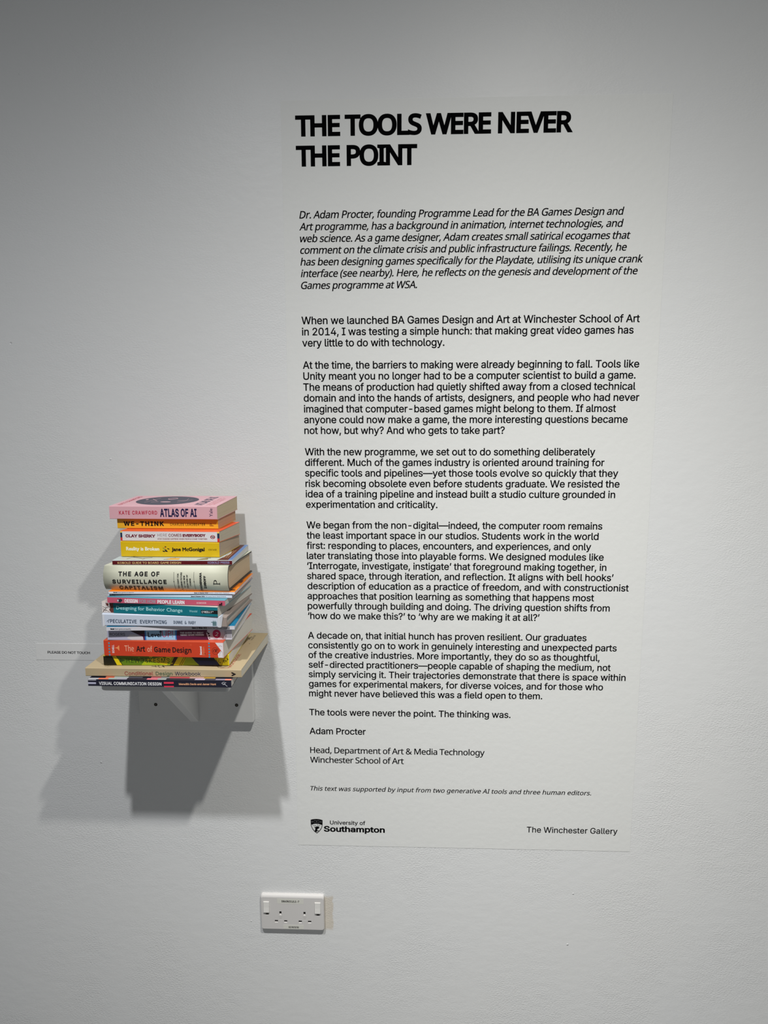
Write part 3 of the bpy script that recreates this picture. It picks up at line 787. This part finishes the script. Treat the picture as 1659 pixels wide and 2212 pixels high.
# 7, 8 -- two white-spined magazines
def magazine(key, label, depth, cover, box, left, right, lx, rx, base, cap, grey=None):
    B = Book(key, 'magazine', label, depth, cat='magazine', grow=(0.0002, 0.0005))
    B.sheet('cover', cover, t=0.0003, r=0.0004); B.pages((209, 209, 214), t=0.0003)
    L, R, TL, TR, BL, BR = box
    pr = B.spine(*box); pr.poly([(L, TL), (R, TR), (R, BR), (L, BL)], grey or ink(206, 208, 218), 1)
    if grey is not None and key == 'mag2': pr.poly([(L + 18, TL + 2), (L + 420, TL + 8), (L + 18, BL - 1)], ink(110, 122, 136), 2)  # shade on the left of the spine, painted as a grey wedge
    pr.build('spine_panel', B.e)
    n1 = lx[0] + (lx[1] - lx[0]) * .20
    pr = B.spine(*box); hz(pr, 'Senet', lx[0], n1, base[0], base[0] - cap, IK, bold=.06); hz(pr, left, n1 + 5, lx[1], base[0], base[0] - cap, IK); pr.build('title_text', B.e)
    pr = B.spine(*box)
    n2 = rx[0] + (rx[1] - rx[0]) * .40
    hz(pr, right[0], rx[0], n2, base[1], base[1] - cap, IK, bold=.06); hz(pr, right[1], n2 + 4, rx[1], base[1], base[1] - cap, IK); pr.build('issue_text', B.e)
    return B
B = magazine('mag1', 'white-spined magazine with an orange cover, directly under the thick cream hardback', 0.150, mat((240, 132, 20), .35), (142, 1275, 366, 371, 387, 392),
         'Board games are beautiful', ('Issue 11 Summer 2022', 'Folklore | Adrian Smith | Mysterium'), (185, 368), (908, 1225), (379, 383), 9)
pr = B.cover(); pr.poly([(.93, .012), (.99, .010), (.99, .017), (.94, .018)], IK, 1).poly([(.93, .07), (.985, .068), (.98, .09), (.95, .085)], mat((120, 60, 30), .4), 1); pr.build('cover_art', B.e)
magazine('mag2', 'white-spined magazine with a grey wedge of painted shade at its left, above the rose-coloured book', 0.152, mat((72, 68, 104), .35), (135, 1255, 391, 397, 408, 421),
         'Board games are beautiful', ('Issue 8 Summer 2021', 'Vital Lacerda | Marvel | Mihajlo Dimitrievski'), (173, 350), (883, 1200), (402, 413), 8, grey=ink(200, 206, 218))

# 9 -- rose spine
B = Book('dfh', 'paperback_book', 'slim rose-red spined book with white and grey condensed capitals, above the teal one', 0.168)
B.sheet('cover', mat((84, 150, 168), 0.4), r=0.0006); B.pages((203, 199, 192))
def sp9(): return B.spine(132, 1185, 412, 446, 462, 490)
pr = sp9(); pr.poly([(132, 413), (1185, 447), (1185, 490), (132, 462)], ink(186, 82, 104), 1); pr.build('spine_panel', B.e)
pr = sp9(); kw = dict(bold=.035, sp=1.02)
hz(pr, 'DESIGN', 287, 405, 461, 429, ink(236, 226, 228), dy=3, **kw); hz(pr, 'FOR HOW', 418, 567, 465, 433, ink(150, 138, 150), dy=4, **kw); hz(pr, 'PEOPLE LEARN', 580, 822, 469, 438, ink(236, 226, 228), dy=7, **kw); pr.build('title_text', B.e)
pr = sp9(); hz(pr, 'DIRKSEN', 932, 1015, 472, 458, ink(236, 200, 206), bold=.02, sp=1.3); pr.build('author_text', B.e)
DG = ink(38, 36, 46)
pr = sp9(); pr.poly([(238, 432), (250, 426), (258, 430), (266, 436), (264, 450), (256, 452), (252, 460), (236, 460), (230, 445)], DG, 2).oval(229, 443, 11, 15, DG, 2, 16).oval(227, 443, 7, 10, ink(190, 190, 196), 3, 14); pr.build('spine_emblem', B.e)
pr = sp9(); pr.ring(1143, 476, 23, 20, 1.5, ink(60, 14, 30), 2).poly([(1128, 490), (1132, 468), (1142, 476), (1150, 462), (1160, 466), (1158, 488)], ink(50, 12, 26), 2); pr.build('publisher_mark', B.e)

# 10 -- teal spine
B = Book('dbc', 'paperback_book', 'teal-spined book with a brown and white scribbled left end and black publisher box', 0.172)
B.sheet('cover', mat((190, 180, 172), 0.4)); B.pages((207, 203, 194))
def sp10(): return B.spine(82, 1118, 456, 508, 556, 596)
pr = sp10(); TE = ink(6, 104, 116)
pr.poly([(186, 463), (1118, 510), (1118, 595), (186, 560)], TE, 1).poly([(84, 458), (186, 464), (186, 560), (84, 556)], ink(214, 206, 202), 1)
BN = ink(96, 50, 44)
pr.poly([(150, 468), (186, 466), (186, 558), (160, 556), (146, 530), (160, 510)], BN, 2).poly([(118, 466), (146, 470), (142, 500), (124, 490)], BN, 2)
for pts in ([(88, 520), (150, 552)], [(95, 548), (120, 512), (150, 500)], [(100, 530), (90, 555)], [(120, 528), (112, 548)], [(88, 500), (118, 516)]): pr.line(pts, 4, ink(70, 54, 50), 2)
pr.build('spine_panel', B.e)
pr = sp10(); hz(pr, 'Designing for Behavior Change', 212, 806, 527, 494, ink(170, 214, 216), dy=26, f='gill', bold=.006); pr.build('title_text', B.e)
pr = sp10(); hz(pr, 'Wendel', 866, 937, 553, 533, ink(150, 200, 204), dy=1, f='gill'); pr.build('author_text', B.e)
pr = sp10(); pr.poly([(970, 534), (1118, 539), (1118, 572), (970, 565)], IK, 2); hz(pr, "O'REILLY", 976, 1070, 560, 542, ink(220, 226, 228), dy=1, bold=.01); hz(pr, '*', 1073, 1081, 560, 543, ink(220, 226, 228)); pr.build('publisher_label', B.e)
pr = B.cover()
for i in range(46):
    u = random.uniform(.08, .95); d = random.uniform(.004, .10); a = random.uniform(0, 6.3); pr.line([(u, d), (u + .02 * math.cos(a), d + .006 * math.sin(a)), (u + .03 * math.cos(a + .8), d + .009 * math.sin(a + .8))], .0022, BN, 1)
pr.build('cover_art', B.e)

# 11 -- pale blue hardback in a torn jacket
B = Book('spec', 'hardback_book', 'pale blue-white hardback with slate lettering, torn jacket and worn right corner', 0.176)
LB = ink(186, 194, 208)
WORN = mat((150, 136, 128), 0.8)
B.sheet('board_case', WORN, t=0.0025, r=0.0012, inset=0.0004, u0=0.004, u1=0.998)
B.sheet('dust_jacket', LB, t=0.0004, r=0.0020, u0=0.0, u1=0.945, D=B.D - 0.004)
B.pages((192, 186, 177), t=0.0030, iu=0.0045, ifore=0.005)
def sp11(): return B.spine(88, 1202, 572, 596, 655, 670)
SL = ink(40, 58, 80)
pr = sp11(); hz(pr, 'PECULATIVE EVERYTHING', 158, 666, 634, 609, SL, dy=9, f='mono', bold=.012)
pr.line([(128, 628), (132, 620), (140, 618), (144, 628), (141, 632)], 3.2, SL, 3).line([(140, 634), (143, 620), (146, 611), (152, 611), (153, 617)], 3.2, SL, 3); pr.build('title_text', B.e)
pr = sp11(); hz(pr, 'DUNNE & RABY', 727, 926, 642, 620, SL, dy=4, f='mono', bold=.012); pr.build('author_text', B.e)
pr = sp11(); TG = ink(52, 96, 100)
for i, y in enumerate((629, 637, 645, 653)): pr.rect(1074 - (12 if i == 0 else 0), y, 1110, y + 5, TG, 2)
for x in (1078, 1088, 1098): pr.rect(x, 620, x + 4, 657, TG, 2)
pr.build('publisher_mark', B.e)
# the jacket's ragged ends: curled slips of glossy film at the head and tail of the spine
def slip(u0, pts, m):
    """pts: (u, d, v, out) rows of two"""
    V = []; F = []
    for a, b in pts:
        V += [B.P(*a), B.P(*b), B.P(a[0], a[1] + .0003, a[2]), B.P(b[0], b[1] + .0003, b[2])]
    for i in range(len(pts) - 1):
        j = 4 * i; F += [(j, j + 1, j + 5, j + 4), (j + 2, j + 6, j + 7, j + 3), (j, j + 4, j + 6, j + 2), (j + 1, j + 3, j + 7, j + 5)]
    F += [(0, 2, 3, 1), (len(V) - 4, len(V) - 3, len(V) - 1, len(V) - 2)]
    me = pyd('torn_jacket_edge', V, F); link('torn_jacket_edge', me, m, B.e)
GL = mat((216, 218, 224), 0.18, 1.0, coat=0.6)
slip(0, [((.925, -.0006, .02), (.925, -.0006, .93)), ((.945, -.0010, -.02), (.945, -.0016, 1.05)), ((.955, -.0006, .03), (.962, -.0030, 1.22)), ((.958, .0004, .20), (.975, -.0015, 1.38))], GL)
slip(0, [((.02, -.0006, .05), (.02, -.0006, .95)), ((.004, -.0012, -.02), (.004, -.0012, .98)), ((-.012, .001, .1), (-.010, .001, .92)), ((-.006, .004, .35), (-.006, .004, .8))], GL)

# 12 -- magazine with petrol blue cover
B = magazine('mag3', 'white-spined magazine with a petrol blue cover, below the pale blue hardback', 0.160, mat((10, 112, 150), .3), (122, 1277, 682, 677, 703, 692),
         'Board games are beautiful', ('Issue 10 Winter 2022', 'Oniverse | Board Game Battle | Carcassonne'), (158, 343), (893, 1232), (697, 690), 8, grey=ink(196, 194, 200))

# 13 -- purple / blue collage spine
B = Book('lvl', 'paperback_book', 'book with lavender, sky-blue and plum spine and a crimson disc, above the orange one', 0.172)
B.sheet('cover', mat((200, 196, 206), 0.35)); B.pages((216, 211, 203))
def sp13(): return B.spine(272, 1285, 118, 112, 207, 198)
LV = ink(176, 174, 194); PLM = ink(84, 22, 58); SKY = ink(150, 190, 220); DKP = ink(40, 12, 26)
pr = sp13()
pr.poly([(272, 119), (578, 119), (576, 206), (272, 206)], LV, 1).poly([(440, 119), (578, 119), (576, 206), (566, 206), (562, 178), (500, 148)], DKP, 2).poly([(520, 157), (578, 150), (576, 206), (566, 206), (562, 178)], PLM, 3)
pr.poly([(455, 160), (500, 160), (560, 180), (563, 205), (470, 206), (430, 190)], ink(200, 196, 200), 2)
pr.poly([(578, 119), (842, 117), (835, 204), (576, 206)], SKY, 1).poly([(580, 119), (586, 119), (588, 206), (574, 206)], ink(40, 110, 180), 3).poly([(826, 117), (846, 117), (838, 160), (840, 200), (826, 202)], ink(40, 110, 180), 2)
pr.poly([(842, 117), (1090, 115), (1078, 150), (1096, 202), (838, 204), (834, 180)], PLM, 3).poly([(1086, 115), (1284, 113), (1284, 198), (1094, 201), (1076, 150)], ink(206, 202, 212), 2)
for cx, cy, r in ((1096, 150, 9), (1102, 168, 8), (1088, 140, 6), (1104, 188, 5)): pr.oval(cx, cy, r, r * .8, DKP, 4, 14)
pr.build('spine_art', B.e)
pr = sp13(); pr.oval(1162, 152, 33, 35, ink(176, 20, 84), 3); hz(pr, '2', 1146, 1176, 168, 136, WHT, dy=4, f='gill', shear=.3); pr.build('edition_badge', B.e)
pr = sp13(); hz(pr, 'ROGERS', 292, 417, 170, 146, ink(20, 20, 28), bold=.0); pr.build('author_text', B.e)
pr = sp13(); hz(pr, 'Level', 602, 710, 180, 140, ink(14, 14, 34), f='gill', bold=.02); pr.poly([(694, 140), (707, 124), (719, 140)], ink(14, 14, 34), 4); hz(pr, 'UP!', 717, 806, 180, 126, ink(176, 30, 70), f='gill', bold=-.008); pr.build('title_text', B.e)
pr = sp13(); hz(pr, 'THE GUIDE TO GREAT', 865, 1056, 150, 138, WHT, dy=-1, bold=.03); hz(pr, 'VIDEO GAME DESIGN', 864, 1058, 168, 155, WHT, dy=-1, bold=.05); pr.build('subtitle_text', B.e)
pr = sp13(); up(pr, 'WILEY', 1228, 1243, 180, 126, ink(30, 30, 40)); pr.build('publisher_text', B.e)

# 14 -- orange-red spine
B = Book('art', 'paperback_book', 'thick orange-red spined book with dotted blue columns and large black and white title', 0.183)
B.sheet('cover', mat((200, 76, 42), 0.35)); B.pages((214, 209, 199))
def sp14(): return B.spine(242, 1215, 203, 214, 325, 344)
pr = sp14(); O1 = ink(192, 60, 32); O2 = ink(200, 78, 40)
pr.poly([(242, 206), (1214, 216), (1214, 342), (242, 323)], O1, 1)
for i in range(16):
    x = random.uniform(390, 1060); y = random.uniform(212, 316); pr.rect(x, y, x + random.uniform(14, 30), y + 13, ink(201, 72, 40), 2)
pr.poly([(1150, 216), (1214, 217), (1214, 342), (1172, 341), (1168, 312), (1196, 282)], ink(216, 208, 210), 2)
for p in ([(1172, 250), (1190, 240), (1205, 250)], [(1196, 282), (1208, 300), (1206, 336)], [(1180, 330), (1184, 305), (1196, 290)]): pr.line(p, 2, ink(110, 100, 104), 3)
pr.build('spine_art', B.e)
pr = sp14()
for x, ys in ((286, (224, 247, 271, 295, 318)), (1100, (222, 246, 270, 293, 316, 335))):
    for y in ys: pr.oval(x, y, 7, 7, ink(56, 142, 168), 3, 14)
pr.build('blue_dots', B.e)
pr = sp14(); pr.poly([(330, 262), (352, 256), (368, 240), (368, 286), (352, 268)], ink(226, 140, 86), 3); up(pr, 'SCHELL', 309, 326, 304, 238, WHT, bold=.02); pr.build('author_text', B.e)
pr = sp14(); PL2 = ink(240, 176, 150)
hz(pr, 'The', 412, 488, 288, 242, PL2, dy=2, bold=.0, f='human'); hz(pr, 'Art', 507, 580, 291, 246, IK, dy=2, bold=.010, f='human'); hz(pr, 'of', 598, 637, 293, 250, PL2, dy=1, bold=.0, f='human'); hz(pr, 'Game Design', 652, 955, 296, 252, IK, dy=6, bold=.010, f='human'); pr.build('title_text', B.e)
pr = sp14(); up(pr, 'Second', 1024, 1040, 319, 248, WHT, bold=.03); up(pr, 'Edition', 1045, 1062, 320, 252, ink(232, 140, 96)); pr.build('edition_text', B.e)
pr = sp14(); pr.ring(1149, 285, 27, 29, 2.2, ink(40, 18, 20), 3); 
for p in ([(1136, 296), (1132, 284), (1142, 272), (1152, 276)], [(1146, 298), (1152, 276), (1162, 270), (1164, 280), (1152, 286), (1164, 298)]): pr.line(p, 4, ink(40, 18, 20), 3)
pr.build('publisher_mark', B.e)

# 15 -- yellow-green collage spine
B = Book('yel', 'paperback_book', 'yellow and green photo-collage spined book with a black left end, on the tan book', 0.184)
B.sheet('cover', mat((196, 182, 20), 0.35)); B.pages((220, 216, 207))
def sp15(): return B.spine(95, 1420 / 1.0, 128, 200, 352, 360)
# design coordinates: 11.06 per photo pixel from x=215, y=1405
def q(x, y): return ((x - 223.8) / (494.8 - 223.8) * 1000, (y - 1416) / 20.8 * 100)
def sp15(): return B.spine(0, 1000, 0, 0, 100, 100)
YL = ink(212, 190, 10); GR = ink(88, 116, 14); LG = ink(150, 168, 20)
pr = sp15()
pr.rect(0, 2, 1000, 98, YL, 1)
pr.poly([(0, 2), (70, 2), (105, 98), (0, 98)], ink(26, 24, 6), 2)
pr.poly([(80, 2), (560, 2), (330, 40), (300, 98), (150, 98)], GR, 2).poly([(330, 40), (500, 98), (300, 98)], LG, 3).poly([(84, 2), (102, 2), (150, 98), (128, 98)], YL, 3).poly([(102, 2), (106, 2), (153, 98), (147, 98)], ink(26, 24, 6), 4)
pr.poly([(560, 2), (612, 2), (545, 98), (500, 98)], LG, 2).poly([(572, 2), (602, 2), (556, 98), (528, 98)], ink(50, 30, 12), 3)
pr.line([(650, 2), (604, 98)], 4, ink(50, 50, 12), 3).line([(664, 2), (618, 98)], 4, ink(50, 50, 12), 3).poly([(668, 2), (700, 2), (762, 98), (630, 98)], LG, 2)
pr.poly([(690, 2), (865, 2), (925, 98), (762, 98)], ink(14, 14, 40), 3).poly([(722, 50), (905, 60), (925, 98), (762, 98)], ink(16, 24, 78), 4)
for i in range(26):
    x = random.uniform(150, 560); y = random.uniform(6, 76); pr.poly([(x, y), (x + random.uniform(6, 22), y + random.uniform(-4, 4)), (x + random.uniform(4, 16), y + random.uniform(10, 20))], random.choice((YL, LG, GR)), 4)
for i in range(20):
    x = random.uniform(890, 985); y = random.uniform(8, 80); pr.poly([(x, y), (x + random.uniform(4, 14), y + random.uniform(-3, 3)), (x + random.uniform(2, 12), y + random.uniform(8, 18))], random.choice((ink(46, 40, 8), ink(120, 110, 14))), 4)
pr.build('spine_art', B.e)
DGn = ink(40, 62, 12)
pr = sp15(); pr.poly([(128, 26), (175, 48), (128, 70)], DGn, 5); hz(pr, 'HEWO&KESMS', 182, 525, 72, 28, DGn, bold=.0, sp=1.12); pr.build('title_text', B.e)

# 16 -- large tan book
B = Book('cdw', 'softcover_book', 'large flat tan book with red, green and blue lettering second from bottom of stack', 0.2030)
TAN = mat((178, 160, 127), 0.75)
B.sheet('cover', TAN, r=0.0016); B.pages((209, 203, 188), t=0.0005)
def sp16(): return B.spine(92, 1362, 427, 446, 490, 512)
pr = sp16()
hz(pr, 'Conditional', 413, 645, 484, 455, ink(146, 56, 54), dy=2, f='grot', bold=.006, res=3); hz(pr, 'Design', 667, 803, 487, 458, ink(52, 86, 62), dy=2, bold=.006, res=3); hz(pr, 'Workbook', 823, 1033, 489, 459, ink(44, 44, 72), dy=3, bold=.006, res=3); pr.build('title_text', B.e)
pr = sp16(); pr.poly([(1281, 464), (1290, 464), (1318, 480), (1318, 484), (1290, 498), (1281, 497), (1283, 489), (1297, 482), (1282, 474)], IK, 2); pr.build('publisher_mark', B.e)
pr = B.cover(); SC = mat((34, 32, 28), .6)
for p in ([(.145, .018), (.075, .020)], [(.145, .020), (.095, .036)], [(.148, .016), (.115, .008)], [(.150, .022), (.13, .045)], [(.148, .014), (.135, .003)], [(.12, .03), (.155, .012)]): pr.line(p, .0012, SC, 1)
for p in ([(.41, .012), (.45, .010), (.46, .016)], [(.47, .018), (.50, .008), (.48, .012), (.53, .015), (.60, .017)], [(.425, .018), (.445, .008)], [(.45, .015), (.47, .006), (.485, .013)], [(.83, .016), (.845, .010), (.88, .010), (.885, .016)]): pr.line(p, .0018, SC, 1)
pr.build('cover_scribble', B.e)
pr = B.cover(); RB = mat((150, 74, 52), .6)
pr.text('workbook', (.925, .010), (0, .070), (-.034, 0), RB, 1, f='gill', bold=.01)
pr.line([(.86, .007), (.915, .009)], .0016, RB, 1); pr.build('cover_title_text', B.e)
pr = B.cover(); pr.text('valiz', (.925, .158), (0, .030), (-.018, 0), SC, 1, f='gill'); pr.text('&', (.905, .160), (0, .022), (-.015, 0), SC, 1, f='gill'); pr.oval(.925, .138, .003, .0015, SC, 1, 8); pr.build('cover_publisher_text', B.e)

# 17 -- navy book at the bottom
B = Book('vcd', 'paperback_book', 'slim navy-spined book with white capitals and coral bars, bottommost of the stack', 0.2120, grow=(0.0, 0.0004))
NV = ink(24, 24, 40)
B.sheet('cover', NV, r=0.0004); B.pages((209, 205, 199))
def sp17(): return B.spine(113, 1280, 514, 525, 572, 585)
pr = sp17(); pr.poly([(113, 538), (178, 539), (178, 555), (113, 554)], ink(168, 168, 190), 2).poly([(113, 514), (182, 515), (180, 522), (113, 521)], ink(190, 190, 196), 2)
CO = ink(206, 52, 78)
pr.rect(733, 536, 813, 552, CO, 2).rect(733, 570, 813, 582, CO, 2); pr.build('spine_bars', B.e)
pr = sp17(); hz(pr, 'VISUAL COMMUNICATION DESIGN', 203, 713, 561, 534, ink(226, 226, 230), dy=6, bold=.02, sp=1.03, res=3); pr.build('title_text', B.e)
pr = sp17(); hz(pr, 'Meredith Davis and Jamer Hunt', 855, 1157, 563, 546, ink(206, 152, 116), dy=1, bold=.03); pr.build('author_text', B.e)
pr = sp17(); WL = ink(214, 214, 220)
for p in ([(1202, 550), (1208, 543), (1216, 539), (1228, 538)], [(1213, 562), (1222, 552), (1238, 540)], [(1205, 552), (1222, 553)], [(1218, 552), (1230, 560), (1248, 574)], [(1222, 552), (1232, 556)]): pr.line(p, 2.6, WL, 3)
pr.build('publisher_mark', B.e)
pr = B.cover(); x = 0.0
for wd, c in ((.07, (186, 188, 192)), (.07, (232, 128, 96)), (.06, (168, 186, 180)), (.07, (176, 176, 190)), (.14, (36, 36, 50)), (.075, (240, 130, 142)), (.06, (176, 184, 180)), (.10, (30, 30, 44)), (.10, (36, 36, 50)), (.07, (200, 186, 214)), (.075, (70, 66, 80)), (.065, (146, 136, 156)), (.045, (248, 140, 120))):
    pr.rect(x, .0006, min(x + wd, .999), .0065, mat(c, .4), 1); x += wd
x = 0.05
for wd, c in ((.06, (30, 30, 44)), (.06, (232, 128, 96)), (.10, (190, 200, 196)), (.10, (90, 90, 100)), (.06, (30, 30, 44)), (.07, (200, 110, 120)), (.06, (150, 150, 150)), (.14, (206, 90, 96)), (.10, (220, 180, 170)), (.08, (196, 160, 70)), (.10, (30, 30, 44))):
    pr.rect(x, .0085, min(x + wd, .999), .015, mat(c, .4), 1); x += wd
pr.build('cover_blocks', B.e)
